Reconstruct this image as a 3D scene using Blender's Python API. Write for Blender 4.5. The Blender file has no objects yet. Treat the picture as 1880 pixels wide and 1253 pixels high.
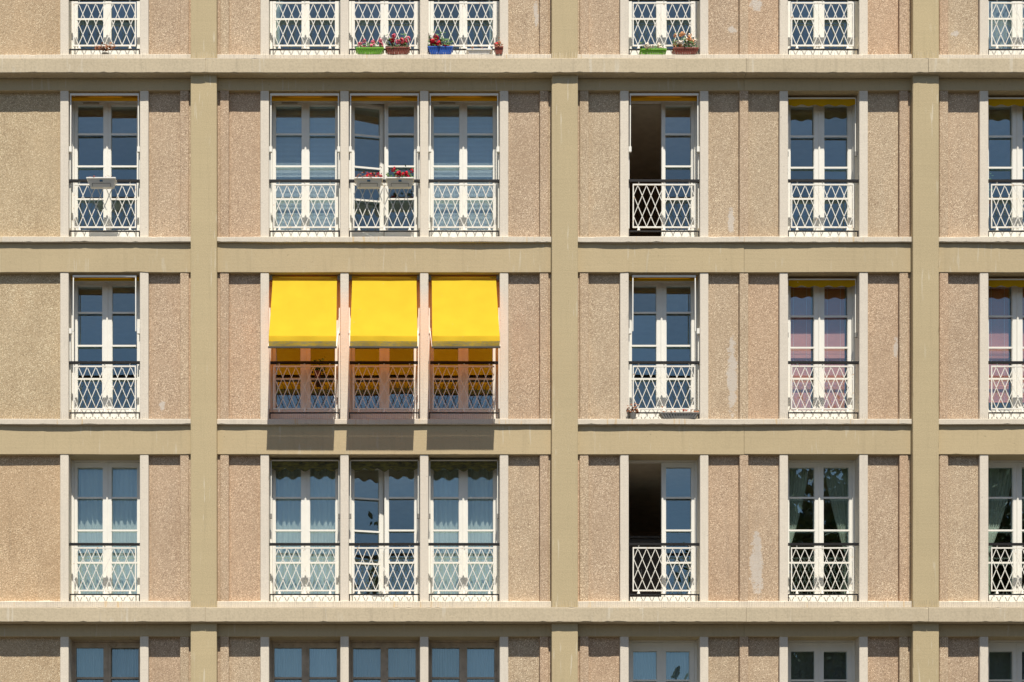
import bpy, math, random
from mathutils import Vector, noise as mnoise

# ------------------------------------------------------------------ scale
S = 106.25            # photograph pixels per metre on the column plane
D = 32.0              # camera distance to the column plane
CAMX, CAMZ = (715 - 940) / S, 1.7
ZB = 7.77             # height of the bottom edge of the picture on the column plane
FRAMEW = 1880 / S
EL, AZ = math.radians(63.3), math.radians(5.7)

def PX(px, d=0.0):
    return CAMX + ((px - 940) / S - CAMX) * (1 + d / D)
def PZ(py, d=0.0):
    return CAMZ + (ZB + (1253 - py) / S - CAMZ) * (1 + d / D)

scene = bpy.context.scene
COL = scene.collection

# ------------------------------------------------------------------ camera
cam = bpy.data.cameras.new('camera')
cam.sensor_width = 36.0
cam.lens = 36.0 * D / FRAMEW
cam.shift_x = (0 - CAMX) / FRAMEW
cam.shift_y = (PZ(626.5) - CAMZ) / FRAMEW
cam.clip_end = 2000
camo = bpy.data.objects.new('camera', cam)
camo.location = (CAMX, -D, CAMZ)
camo.rotation_euler = (math.radians(90), 0, 0)
COL.objects.link(camo)
scene.camera = camo

# ------------------------------------------------------------------ sky, sun, exposure
world = bpy.data.worlds.new('World')
scene.world = world
world.use_nodes = True
wn = world.node_tree.nodes
bg = wn['Background']
sky = wn.new('ShaderNodeTexSky')
sky.sky_type = 'NISHITA'
sky.sun_disc = False
sky.sun_elevation = EL
sky.sun_rotation = math.pi - AZ
sky.altitude = 0
sky.air_density = 1.0
sky.dust_density = 1.0
sky.ozone_density = 1.6
world.node_tree.links.new(sky.outputs[0], bg.inputs[0])
bg.inputs[1].default_value = 0.068
sl = bpy.data.lights.new('sun', 'SUN')
sl.energy = 5.0
sl.angle = math.radians(0.5)
sl.color = (1.0, 0.94, 0.84)
so = bpy.data.objects.new('sun', sl)
sdir = Vector((math.sin(AZ) * math.cos(EL), -math.cos(AZ) * math.cos(EL), math.sin(EL)))
so.rotation_euler = (-sdir).to_track_quat('-Z', 'Y').to_euler()
so.location = sdir * 60
COL.objects.link(so)
scene.view_settings.view_transform = 'Standard'
scene.view_settings.look = 'None'
scene.view_settings.exposure = 0.40
scene.view_settings.gamma = 1.0
scene.cycles.max_bounces = 10
scene.cycles.transparent_max_bounces = 16
scene.cycles.sample_clamp_indirect = 6.0

rnd = random.Random(7)

# ------------------------------------------------------------------ node helpers
def new_mat(name):
    m = bpy.data.materials.new(name)
    m.use_nodes = True
    nt = m.node_tree
    b = nt.nodes['Principled BSDF']
    return m, nt, b
def N(nt, typ, **kw):
    n = nt.nodes.new(typ)
    for k, v in kw.items():
        if k.startswith('i_'):
            n.inputs[k[2:].replace('_', ' ')].default_value = v
        else:
            setattr(n, k, v)
    return n
def L(nt, a, b):
    nt.links.new(a, b)
def ramp(nt, fac, stops):
    r = nt.nodes.new('ShaderNodeValToRGB')
    cr = r.color_ramp
    while len(cr.elements) < len(stops):
        cr.elements.new(0.5)
    for e, (p, c) in zip(cr.elements, stops):
        e.position = p
        e.color = (c[0], c[1], c[2], 1)
    L(nt, fac, r.inputs[0])
    return r.outputs[0]
def mixc(nt, fac, a, b, mode='MIX'):
    m = nt.nodes.new('ShaderNodeMix')
    m.data_type = 'RGBA'
    m.blend_type = mode
    for sock, v in ((m.inputs[0], fac), (m.inputs[6], a), (m.inputs[7], b)):
        if hasattr(v, 'is_output'):
            L(nt, v, sock)
        elif isinstance(v, (int, float)):
            sock.default_value = v
        else:
            sock.default_value = (v[0], v[1], v[2], 1)
    return m.outputs[2]
def mathn(nt, op, a, b=None, c=None):
    m = nt.nodes.new('ShaderNodeMath')
    m.operation = op
    for i, v in enumerate((a, b, c)):
        if v is None:
            continue
        if hasattr(v, 'is_output'):
            L(nt, v, m.inputs[i])
        else:
            m.inputs[i].default_value = v
    return m.outputs[0]
def coords(nt, scale=(1, 1, 1)):
    t = nt.nodes.new('ShaderNodeNewGeometry')
    mp = nt.nodes.new('ShaderNodeMapping')
    mp.inputs['Scale'].default_value = scale
    L(nt, t.outputs['Position'], mp.inputs[0])
    return mp.outputs[0]
def noise(nt, vec, scale, detail=4, rough=0.55):
    n = nt.nodes.new('ShaderNodeTexNoise')
    n.inputs['Scale'].default_value = scale
    n.inputs['Detail'].default_value = detail
    n.inputs['Roughness'].default_value = rough
    L(nt, vec, n.inputs['Vector'])
    return n.outputs[0]
def bump(nt, b, h, strength, dist):
    n = nt.nodes.new('ShaderNodeBump')
    n.inputs['Strength'].default_value = strength
    n.inputs['Distance'].default_value = dist
    L(nt, h, n.inputs['Height'])
    L(nt, n.outputs[0], b.inputs['Normal'])
def sc(c, k):
    return tuple(min(1, x * k) for x in c)

# ------------------------------------------------------------------ materials
def concrete(name, base, streak=0.0, grain=0.5, vari=0.10, pale=None, fine=55, soil=.35):
    """painted or dressed concrete: slow mottling, fine pitting, chalky run marks"""
    m, nt, b = new_mat(name)
    v = coords(nt)
    big = noise(nt, v, 0.9, 4)
    c = ramp(nt, big, [(0.3, sc(base, 1 - vari)), (0.7, sc(base, 1 + vari))])
    fn = noise(nt, v, fine, 3, 0.7)
    c = mixc(nt, grain, c, ramp(nt, fn, [(0.32, sc(base, 0.72)), (0.5, base), (0.7, sc(base, 1.16))]))
    # faint horizontal trowel / board lines
    hz = noise(nt, coords(nt, (0.6, 0.6, 26)), 1.0, 3)
    c = mixc(nt, ramp(nt, hz, [(0.52, (0, 0, 0)), (0.75, (.22, .22, .22))]), c, sc(base, 0.84))
    # random hue per piece
    oi = nt.nodes.new('ShaderNodeObjectInfo')
    c = mixc(nt, 1.0, c, ramp(nt, oi.outputs['Random'], [(0, (.95, .955, .96)), (1, (1.0, 1.0, .985))]), 'MULTIPLY')
    if streak:
        # chalky vertical run marks, short, sparse
        s1 = noise(nt, coords(nt, (17, 17, 1.5)), 1.0, 2)
        s2 = noise(nt, coords(nt, (1.1, 1.1, 0.7)), 1.0, 2)
        f = mathn(nt, 'MULTIPLY', ramp(nt, s1, [(0.60, (0, 0, 0)), (0.66, (1, 1, 1))]),
                  ramp(nt, s2, [(0.50, (0, 0, 0)), (0.58, (1, 1, 1))]))
        f = mathn(nt, 'MULTIPLY', f, streak)
        c = mixc(nt, f, c, pale or sc(base, 1.25))
    run = noise(nt, coords(nt, (11, 11, .7)), 1.0, 4, .65)
    c = mixc(nt, ramp(nt, run, [(0.55, (0, 0, 0)), (0.78, (soil, soil, soil))]), c, sc(base, .66))
    # grime specks
    sp = noise(nt, v, 21, 2, 0.4)
    c = mixc(nt, ramp(nt, sp, [(0.74, (0, 0, 0)), (0.79, (.55, .55, .55))]), c, sc(base, 0.5))
    L(nt, c, b.inputs['Base Color'])
    b.inputs['Roughness'].default_value = 0.9
    b.inputs['Specular IOR Level'].default_value = 0.2
    bump(nt, b, mathn(nt, 'ADD', fn, mathn(nt, 'MULTIPLY', hz, 0.6)), 0.35, 0.006)
    return m

def pebble(name, base, light, dark, tint=0.07):
    """washed exposed-aggregate panel: every stone a cell of its own colour; a per-object repair patch"""
    m, nt, b = new_mat(name)
    v = coords(nt)
    vo = N(nt, 'ShaderNodeTexVoronoi', feature='F1')
    vo.inputs['Scale'].default_value = 98
    vo.inputs['Randomness'].default_value = 1
    L(nt, v, vo.inputs['Vector'])
    sep = nt.nodes.new('ShaderNodeSeparateColor')
    L(nt, vo.outputs['Color'], sep.inputs[0])
    stone = ramp(nt, sep.outputs[0], [(0.0, dark), (0.22, sc(base, .86)), (0.55, base), (0.8, sc(base, 1.1)), (0.97, light)])
    big = noise(nt, v, 1.3, 4, 0.6)
    density = ramp(nt, big, [(0.35, (.62, .62, .62)), (0.65, (.95, .95, .95))])
    c = mixc(nt, density, base, stone)
    oi = nt.nodes.new('ShaderNodeObjectInfo')
    c = mixc(nt, 1.0, c, ramp(nt, oi.outputs['Random'], [(0, (1.03, .95, .90)), (.35, (.93, .91, .90)), (.7, (1.0, .985, .96)), (1, (.96, .985, .96))]), 'MULTIPLY')
    blot = noise(nt, coords(nt, (1, 1, .45)), 2.1, 5)
    c = mixc(nt, 1.0, c, ramp(nt, blot, [(0.3, (.90, .88, .86)), (0.55, (1, 1, 1)), (.8, (1.06, 1.03, 1.0))]), 'MULTIPLY')
    # repair smear, centre and size carried by the panel (0 size = none)
    a = N(nt, 'ShaderNodeAttribute', attribute_type='OBJECT', attribute_name='patch_centre')
    r = N(nt, 'ShaderNodeAttribute', attribute_type='OBJECT', attribute_name='patch_size')
    dv = N(nt, 'ShaderNodeVectorMath', operation='SUBTRACT')
    L(nt, v, dv.inputs[0]); L(nt, a.outputs['Vector'], dv.inputs[1])
    qv = N(nt, 'ShaderNodeVectorMath', operation='MULTIPLY')
    L(nt, dv.outputs[0], qv.inputs[0]); L(nt, r.outputs['Vector'], qv.inputs[1])
    ln = N(nt, 'ShaderNodeVectorMath', operation='LENGTH')
    L(nt, qv.outputs[0], ln.inputs[0])
    wob = noise(nt, v, 9, 6, .75)
    dd = mathn(nt, 'ADD', ln.outputs['Value'], mathn(nt, 'MULTIPLY', mathn(nt, 'SUBTRACT', wob, .5), 2.6))
    f = mathn(nt, 'MULTIPLY', ramp(nt, dd, [(0.66, (1, 1, 1)), (0.86, (0, 0, 0))]), r.outputs['Alpha'])
    fm = mathn(nt, 'MULTIPLY', f, ramp(nt, mathn(nt, 'MULTIPLY', r.outputs['Fac'], 50.0), [(0.0, (0, 0, 0)), (0.05, (.92, .92, .92))]))
    fm = mathn(nt, 'MULTIPLY', fm, ramp(nt, sep.outputs[1], [(0.15, (.5, .5, .5)), (0.3, (1, 1, 1))]))
    c = mixc(nt, fm, c, (.58, .52, .45))
    # rain-washed dark runs from the top and pale lime bloom at the foot, uneven
    run = noise(nt, coords(nt, (9, 9, .55)), 1.0, 4, .6)
    c = mixc(nt, ramp(nt, run, [(0.58, (0, 0, 0)), (0.78, (.32, .32, .32))]), c, sc(base, .62))
    lime = noise(nt, coords(nt, (5, 5, 3)), 1.0, 5, .7)
    c = mixc(nt, ramp(nt, lime, [(0.68, (0, 0, 0)), (0.80, (.4, .4, .4))]), c, (.60, .54, .47))
    L(nt, c, b.inputs['Base Color'])
    b.inputs['Roughness'].default_value = 0.85
    b.inputs['Specular IOR Level'].default_value = 0.3
    bump(nt, b, mathn(nt, 'SUBTRACT', 1.0, mathn(nt, 'MULTIPLY', vo.outputs['Distance'], 1.0)), 0.55, 0.008)
    return m

def plain(name, col, rough=0.5, var=0.06, spec=0.4, metal=0.0, dirt=None, dscale=9):
    m, nt, b = new_mat(name)
    v = coords(nt)
    n = noise(nt, v, 6, 4)
    c = ramp(nt, n, [(0.3, sc(col, 1 - var)), (0.7, sc(col, 1 + var))])
    if dirt:
        d = noise(nt, v, dscale, 5, .65)
        c = mixc(nt, ramp(nt, d, [(0.60, (0, 0, 0)), (0.70, (.85, .85, .85))]), c, dirt)
    L(nt, c, b.inputs['Base Color'])
    b.inputs['Roughness'].default_value = rough
    b.inputs['Specular IOR Level'].default_value = spec
    b.inputs['Metallic'].default_value = metal
    return m

def glass_mat(name, tint=(0.93, 0.97, 0.975), gain=.148):
    """double-glazed pane: sharp reflection on both faces of both sheets, slightly wavy, otherwise clear"""
    m = bpy.data.materials.new(name)
    m.use_nodes = True
    nt = m.node_tree
    nt.nodes.clear()
    out = nt.nodes.new('ShaderNodeOutputMaterial')
    tr = nt.nodes.new('ShaderNodeBsdfTransparent')
    tr.inputs[0].default_value = (*tint, 1)
    gl = nt.nodes.new('ShaderNodeBsdfGlossy')
    gl.inputs['Roughness'].default_value = 0.0
    gl.inputs['Color'].default_value = (.76, .97, 1.0, 1)      # coated glass, faintly green-blue in reflection
    ge = nt.nodes.new('ShaderNodeNewGeometry')
    dt = N(nt, 'ShaderNodeVectorMath', operation='DOT_PRODUCT')
    L(nt, ge.outputs['Incoming'], dt.inputs[0]); L(nt, ge.outputs['True Normal'], dt.inputs[1])
    cs = mathn(nt, 'ABSOLUTE', dt.outputs['Value'])
    sch = mathn(nt, 'POWER', mathn(nt, 'SUBTRACT', 1.0, cs), 5.0)
    bp = nt.nodes.new('ShaderNodeBump')
    bp.inputs['Strength'].default_value = 0.22
    bp.inputs['Distance'].default_value = 0.004
    L(nt, noise(nt, coords(nt), 2.3, 1), bp.inputs['Height'])
    L(nt, bp.outputs[0], gl.inputs['Normal'])
    oi = nt.nodes.new('ShaderNodeObjectInfo')
    g_ = mathn(nt, 'MULTIPLY_ADD', oi.outputs['Random'], .05, gain - .02)
    f = mathn(nt, 'MULTIPLY_ADD', sch, 1.0 - gain, g_)     # Schlick, both sheets of the unit together
    mx = nt.nodes.new('ShaderNodeMixShader')
    L(nt, f, mx.inputs[0]); L(nt, tr.outputs[0], mx.inputs[1]); L(nt, gl.outputs[0], mx.inputs[2])
    L(nt, mx.outputs[0], out.inputs[0])
    return m

def cloth(name, col, tcol=None, transl=0.4, transp=0.0, weave=0, var=0.05, pattern=None, stain=None):
    m = bpy.data.materials.new(name)
    m.use_nodes = True
    nt = m.node_tree
    nt.nodes.clear()
    out = nt.nodes.new('ShaderNodeOutputMaterial')
    v = coords(nt)
    n = noise(nt, v, 3.0, 4)
    c = ramp(nt, n, [(0.3, sc(col, 1 - var)), (0.7, sc(col, 1 + var))])
    if stain:
        d = noise(nt, coords(nt, (2, 2, 7)), 4, 5, .7)
        c = mixc(nt, ramp(nt, d, [(0.40, (0, 0, 0)), (0.62, (1, 1, 1))]), c, stain)
    else:
        d = noise(nt, v, 17, 2, .4)   # bird specks
        c = mixc(nt, ramp(nt, d, [(0.775, (0, 0, 0)), (0.80, (.6, .6, .6))]), c, (.85, .8, .6))
    df = nt.nodes.new('ShaderNodeBsdfDiffuse')
    tl = nt.nodes.new('ShaderNodeBsdfTranslucent')
    L(nt, c, df.inputs[0])
    if tcol: tl.inputs[0].default_value = (*tcol, 1)
    else: L(nt, c, tl.inputs[0])
    mx = nt.nodes.new('ShaderNodeMixShader')
    mx.inputs[0].default_value = transl
    L(nt, df.outputs[0], mx.inputs[1]); L(nt, tl.outputs[0], mx.inputs[2])
    res = mx.outputs[0]
    if transp or pattern:
        tp = nt.nodes.new('ShaderNodeBsdfTransparent')
        m2 = nt.nodes.new('ShaderNodeMixShader')
        L(nt, res, m2.inputs[1]); L(nt, tp.outputs[0], m2.inputs[2])
        if pattern == 'lace':
            vo = N(nt, 'ShaderNodeTexVoronoi', feature='F1')
            vo.inputs['Scale'].default_value = 9.0
            vo.inputs['Randomness'].default_value = 0.0
            L(nt, coords(nt, (1, 0, 1)), vo.inputs['Vector'])
            w = N(nt, 'ShaderNodeMath', operation='SINE')
            L(nt, mathn(nt, 'MULTIPLY', vo.outputs['Distance'], 34.0), w.inputs[0])
            f = mathn(nt, 'MULTIPLY_ADD', w.outputs[0], .28, transp)
            L(nt, f, m2.inputs[0])
        else:
            m2.inputs[0].default_value = transp
        res = m2.outputs[0]
    L(nt, res, out.inputs[0])
    return m

M = {}
M['column'] = concrete('ochre_column_paint', (.50, .405, .245), streak=.55, grain=.55, vari=.05, pale=(.66, .60, .47))
M['beam'] = concrete('ochre_beam_paint', (.50, .40, .245), streak=.30, grain=.22, vari=.05, pale=(.62, .58, .47), fine=38)
M['cornice'] = concrete('cornice_concrete', (.53, .445, .315), streak=.35, grain=.45, vari=.10, pale=(.66, .62, .53), fine=30, soil=.6)
M['sill'] = concrete('pale_sill_concrete', (.65, .58, .475), streak=.6, grain=.4, vari=.09, pale=(.60, .42, .20), soil=.5)
M['jamb'] = concrete('pale_jamb_concrete', (.69, .62, .52), streak=.12, grain=.45, vari=.04)
M['panel'] = pebble('washed_aggregate', (.505, .382, .265), (.90, .76, .56), (.22, .145, .095))
M['panel_left'] = pebble('sandy_aggregate', (.51, .39, .25), (.88, .76, .54), (.24, .17, .10))
M['mortar'] = concrete('mortar_fillet', (.74, .64, .53), grain=.3, vari=.06)
M['white'] = plain('white_window_paint', (.80, .775, .70), .45, .03)
M['wood'] = plain('weathered_brown_wood', (.47, .385, .29), .8, .2, .2, dirt=(.25, .18, .12), dscale=14)
M['rail'] = plain('white_railing_paint', (.80, .765, .68), .5, .03, dirt=(.55, .33, .14), dscale=16)
M['black'] = plain('black_iron', (.011, .010, .010), .55, .2, .25)
M['glass'] = glass_mat('window_glass')
M['steel'] = plain('spike_wire', (.33, .29, .24), .5, .1, metal=.3)
M['room'] = plain('room_plaster', (.52, .40, .29), .9, .15, .1)
M['ceiling'] = plain('ceiling_plaster', (.62, .57, .46), .9, .08, .1)
M['floor'] = plain('room_floor', (.38, .22, .12), .6, .2, .2)
M['yellow'] = cloth('yellow_awning_cloth', (.86, .66, .050), tcol=(.92, .24, .001), transl=.46, var=.05)
M['hem'] = cloth('stained_awning_hem', (.50, .35, .05), transl=.15, stain=(.30, .255, .12))
M['orange'] = cloth('orange_awning_roll', (.85, .42, .02), transl=.35)
M['gold'] = cloth('gold_valance_cloth', (.60, .335, .012), transl=.25)
M['olive'] = cloth('grimy_olive_valance', (.20, .17, .05), transl=.2, stain=(.07, .065, .04))
M['sheer'] = cloth('sheer_curtain', (.86, .90, .82), transl=.35, transp=.12)
M['net'] = cloth('net_curtain', (.72, .76, .77), transl=.4, transp=.22)
M['green_curtain'] = cloth('grey_green_curtain', (.72, .77, .64), transl=.3)
M['lace'] = cloth('lace_curtain', (.52, .54, .50), transl=.3, transp=.45, pattern='lace')
M['blind_white'] = plain('white_slats', (.82, .84, .83), .4, .03)
M['blind_red'] = plain('terracotta_slats', (.74, .23, .17), .5, .05)
M['plastic_white'] = plain('white_plastic', (.78, .76, .71), .4, .03)
M['plastic_blue'] = plain('blue_plastic', (.03, .11, .46), .35, .05)
M['plastic_lime'] = plain('lime_plastic', (.17, .41, .03), .35, .05)
M['plastic_brown'] = plain('red_brown_plastic', (.24, .06, .035), .45, .1)
M['plastic_grey'] = plain('grey_plastic', (.22, .21, .19), .6, .1)
M['dark_bar'] = plain('dark_bronze', (.06, .05, .04), .6, .1)
M['vent'] = plain('vent_plastic', (.42, .36, .27), .6, .05)
M['logo_blue'] = plain('blue_clip', (.08, .17, .27), .5, .05)
M['leaf'] = plain('geranium_leaf', (.075, .15, .035), .6, .35, .3)
M['dry_leaf'] = plain('dry_leaf', (.28, .12, .06), .8, .35, .2)
M['petal_red'] = plain('red_petal', (.62, .008, .03), .6, .2, .2)
M['petal_pink'] = plain('pink_petal', (.80, .17, .24), .6, .25, .2)
M['petal_white'] = plain('cream_petal', (.85, .74, .60), .6, .15, .2)
M['petal_peach'] = plain('peach_petal', (.80, .42, .20), .6, .2, .2)
M['soil'] = plain('soil', (.05, .035, .02), .95, .2, .1)
M['bark'] = plain('bark', (.10, .07, .05), .9, .3, .1)
M['crown'] = plain('tree_leaf', (.055, .095, .025), .6, .4, .3)
M['paving'] = concrete('square_paving', (.065, .06, .05), grain=.3)
M['asphalt'] = plain('asphalt', (.055, .055, .055), .9, .15, .2)

# ------------------------------------------------------------------ mesh helpers
class MB:
    def __init__(s):
        s.v = []; s.f = []
    def add(s, vs, fs):
        o = len(s.v)
        s.v += [tuple(p) for p in vs]
        s.f += [tuple(i + o for i in f) for f in fs]
    def box(s, x0, x1, y0, y1, z0, z1):
        s.add([(x0, y0, z0), (x1, y0, z0), (x1, y1, z0), (x0, y1, z0), (x0, y0, z1), (x1, y0, z1), (x1, y1, z1), (x0, y1, z1)],
              [(0, 3, 2, 1), (4, 5, 6, 7), (0, 1, 5, 4), (1, 2, 6, 5), (2, 3, 7, 6), (3, 0, 4, 7)])
    def sweep(s, secs, cap=True):
        n = len(secs[0]); vs = [p for c in secs for p in c]; fs = []
        for i in range(len(secs) - 1):
            for j in range(n):
                k = (j + 1) % n
                fs.append((i * n + j, i * n + k, (i + 1) * n + k, (i + 1) * n + j))
        if cap:
            fs.append(tuple(range(n - 1, -1, -1)))
            fs.append(tuple((len(secs) - 1) * n + j for j in range(n)))
        s.add(vs, fs)
    def bar(s, a, b, w, d=None, up=(0, 1, 0)):
        """rectangular bar from a to b, w across, d along `up`"""
        a, b = Vector(a), Vector(b); d = d or w
        t = (b - a).normalized(); u = Vector(up); u = (u - t * u.dot(t)).normalized(); r = t.cross(u)
        q = [r * w / 2 + u * d / 2, -r * w / 2 + u * d / 2, -r * w / 2 - u * d / 2, r * w / 2 - u * d / 2]
        s.sweep([[a + k for k in q], [b + k for k in q]])
    def tube(s, pts, rad, n=6):
        pts = [Vector(p) for p in pts]; secs = []
        for i, p in enumerate(pts):
            t = (pts[min(i + 1, len(pts) - 1)] - pts[max(i - 1, 0)]).normalized()
            u = t.orthogonal().normalized()
            if secs:
                u = (lu - t * lu.dot(t)).normalized()
            lu = u; w = t.cross(u)
            r = rad[i] if isinstance(rad, (list, tuple)) else rad
            secs.append([p + (u * math.cos(2 * math.pi * k / n) + w * math.sin(2 * math.pi * k / n)) * r for k in range(n)])
        s.sweep(secs)
    def mesh(s, name, mat):
        me = bpy.data.meshes.new(name)
        me.from_pydata(s.v, [], s.f)
        me.materials.append(M[mat] if isinstance(mat, str) else mat)
        me.update()
        return me
    def build(s, name, mat, parent=None, loc=None, smooth=False):
        me = s.mesh(name, mat)
        if smooth:
            for p in me.polygons: p.use_smooth = True
        return put(name, me, parent, loc)

def put(name, me, parent=None, loc=None, rz=0.0):
    o = bpy.data.objects.new(name, me)
    COL.objects.link(o)
    o.parent = parent
    if loc: o.location = loc
    if rz: o.rotation_euler.z = rz
    return o
def empty(name, loc=(0, 0, 0), parent=None):
    o = bpy.data.objects.new(name, None)
    COL.objects.link(o)
    o.parent = parent
    o.location = loc
    o.empty_display_size = 0.2
    return o
def tag(o, label=None, cat=None, group=None, kind=None):
    if label: o['label'] = label
    if cat: o['category'] = cat
    if group: o['group'] = group
    if kind: o['kind'] = kind
    return o

def wob(p, f, amp, seed):
    return mnoise.noise(Vector((p * f, seed * 3.7, seed * 1.3))) * amp

def wavy(name, mat, parent, x0, x1, y0, y1, z0, z1, axis, step=0.11, ch=0.008, amp=0.004, chip=0.04, seed=None):
    """cast-concrete member: chamfered front arrises, slightly uneven faces, chipped edges"""
    seed = rnd.uniform(0, 90) if seed is None else seed
    r = random.Random(int(seed * 1000))
    mb = MB(); secs = []
    a, b = (x0, x1) if axis == 'x' else (z0, z1)
    n = max(2, int((b - a) / step))
    for i in range(n + 1):
        t = a + (b - a) * i / n
        w1, w2, w3 = (wob(t, .8, amp, seed) + wob(t, 4.5, amp * .35, seed + 9), wob(t, .7, amp, seed + 20) + wob(t, 6, amp * .3, seed + 5),
                      wob(t, .7, amp * .7, seed + 40))
        c1 = ch + (r.uniform(.004, .013) if r.random() < chip else 0)
        c2 = ch + (r.uniform(.004, .010) if r.random() < chip * .6 else 0)
        if axis == 'x':
            lo, hi = z0 + w2, z1 + w3
            secs.append([(t, y1, z0), (t, y0 + c1 + w1, lo), (t, y0 + w1, lo + c1), (t, y0 + w1, hi - c2), (t, y0 + c2 + w1, hi), (t, y1, z1)])
        else:
            lo, hi = x0 + w2 * .5, x1 + w3 * .5
            secs.append([(x1, y1, t), (hi, y0 + c1 + w1, t), (hi - c1, y0 + w1, t), (lo + c2, y0 + w1, t), (lo, y0 + c2 + w1, t), (x0, y1, t)])
    mb.sweep(secs)
    o = mb.build(name, mat, parent)
    return o

# ------------------------------------------------------------------ setting: the square
mb = MB()
mb.add([(-400, -500, 0), (400, -500, 0), (400, 300, 0), (-400, 300, 0)], [(0, 1, 2, 3)])
tag(mb.build('ground', 'paving'), kind='structure')
mb = MB()
mb.add([(-300, -16, .004), (300, -16, .004), (300, -6, .004), (-300, -6, .004)], [(0, 1, 2, 3)])
tag(mb.build('road', 'asphalt'), kind='structure')
mb = MB()
mb.box(-300, 300, -6, 0.55, 0.0, .13)
tag(mb.build('pavement', 'paving'), kind='structure')

# ------------------------------------------------------------------ the building
B = empty('apartment_building')
tag(B, 'long ochre concrete apartment facade with pebbled panels and rows of tall windows', 'building')

PITCH = 663 / S
C = [PX(374) + PITCH * k for k in range(-1, 4)]      # column centres; C[1..3] stand in the picture
HS = 3.156
ZS = [18.558 - HS * k for k in range(5)]             # underside of the sill of each row
ST = [z + .097 for z in ZS]                          # top of the sill
HEAD = [z + HS - .506 for z in ZS]                   # underside of the beam over each row
SILL_Y, BEAM_Y, JAMB_Y, REC_Y, PAN_Y, FRM_Y = .063, .113, .123, .158, .20, .43
CW = .226
XL, XR = C[0] - .6, C[4] + .6
ZTOP = ZS[0] + HS + .097

# columns (stop above and below each cornice)
CORN = [(0, ZS[0] - .295, ZS[0] - .045), (3, ZS[3] - .295, ZS[3] - .045), (-1, ZS[0] + 3 * HS - .295, 0)]
for cx in C:
    for z0, z1 in ((.13, CORN[1][1] + .004), (CORN[1][2] - .004, CORN[0][1] + .004), (CORN[0][2] - .004, ZTOP + .3)):
        wavy('column', 'column', B, cx - CW, cx + CW, 0.0, .62, z0, z1, 'z', amp=.004)

# cornices, in cast lengths with open joints
for k, (row, z0, z1) in enumerate(CORN[:2]):
    cuts = [XL, C[1] + .04, (C[2] + C[3]) / 2, C[3] + .02, XR]
    for a, b in zip(cuts[:-1], cuts[1:]):
        if b < XR:
            mb = MB(); mb.box(b - .02, b + .02, -.060, .58, z0 + .012, z1 - .012); mb.build('joint_sun_stop', 'cornice', B)  # backing added in the joint to stop sun shining through onto the column
        wavy('cornice', 'cornice', B, a + .003, b - .003, -.077, .60, z0, z1, 'x', amp=.006, chip=.12, step=.07)

# beams, sills
def spans(i):
    a, b = C[i] + CW, C[i + 1] - CW
    if i == 2:
        mid = (a + b) / 2
        return [(a, mid - .004), (mid + .004, b)]
    return [(a, b)]
for row in range(-1, 5):
    zs = ZS[0] + HS if row < 0 else ZS[row]
    for i in range(4):
        for a, b in spans(i):
            ztop = zs - .2953 if row in (0, 3) else zs + .002
            wavy('beam', 'beam', B, a - .002, b + .002, BEAM_Y, .60, zs - .506, ztop, 'x', amp=.006, chip=.05)
            if row >= 0:
                zlow = zs - .047 if row in (0, 3) else zs
                wavy('sill', 'sill', B, a - .004, b + .004, SILL_Y, .62, zlow, zs + .097, 'x', amp=.010, chip=.10, step=.08)
# unseen top slab added to keep sun out, and the base of the building
mb = MB(); mb.box(XL, XR, .10, 6.0, ZTOP - .1, ZTOP + .3); mb.build('sun_cap_slab', 'beam', B)
mb = MB(); mb.box(XL, XR, .25, .62, .13, ZS[4] - .507); mb.build('base_wall', 'jamb', B)

# bay layout: offsets from the column centre on the left
P0, P1, J0, J1, W1 = .271, .423, .970, 1.120, 2.356
def bay_layout(i):
    """(pilasters, panels, jambs, windows) as x ranges"""
    a, b = C[i], C[i + 1]
    pil = [(a + P0, a + P1), (b - P1, b - P0)]
    rec = [(a + CW, a + P0), (b - P0, b - CW)]
    if i == 1:
        w = [(a + J1, a + W1), (a + 2.503, a + 3.739), (a + 3.886, a + 5.122)]
        jm = [(a + J0, a + J1), (a + W1, a + 2.503), (a + 3.739, a + 3.886), (a + 5.122, a + 5.272)]
        pn = [(a + P1, a + J0), (a + 5.272, b - P1)]
    elif i == 2:
        w = [(a + J1, a + W1), (b - W1, b - J1)]
        jm = [(a + J0, a + J1), (a + W1, a + 2.503), (b - 2.503, b - W1), (b - J1, b - J0)]
        m = (a + b) / 2
        pil.append((m - .076, m + .076))
        pn = [(a + P1, a + J0), (a + 2.503, m - .076), (m + .076, b - 2.503), (b - J0, b - P1)]
    elif i == 0:
        w = [(b - W1, b - J1)]
        jm = [(b - 2.503, b - W1), (b - J1, b - J0)]
        pn = [(a + P1, b - 2.503), (b - J0, b - P1)]
    else:
        w = [(a + J1, a + W1)]
        jm = [(a + J0, a + J1), (a + W1, a + 2.503)]
        pn = [(a + P1, a + J0), (a + 2.503, b - P1)]
    return pil, rec, pn, jm, w

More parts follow.
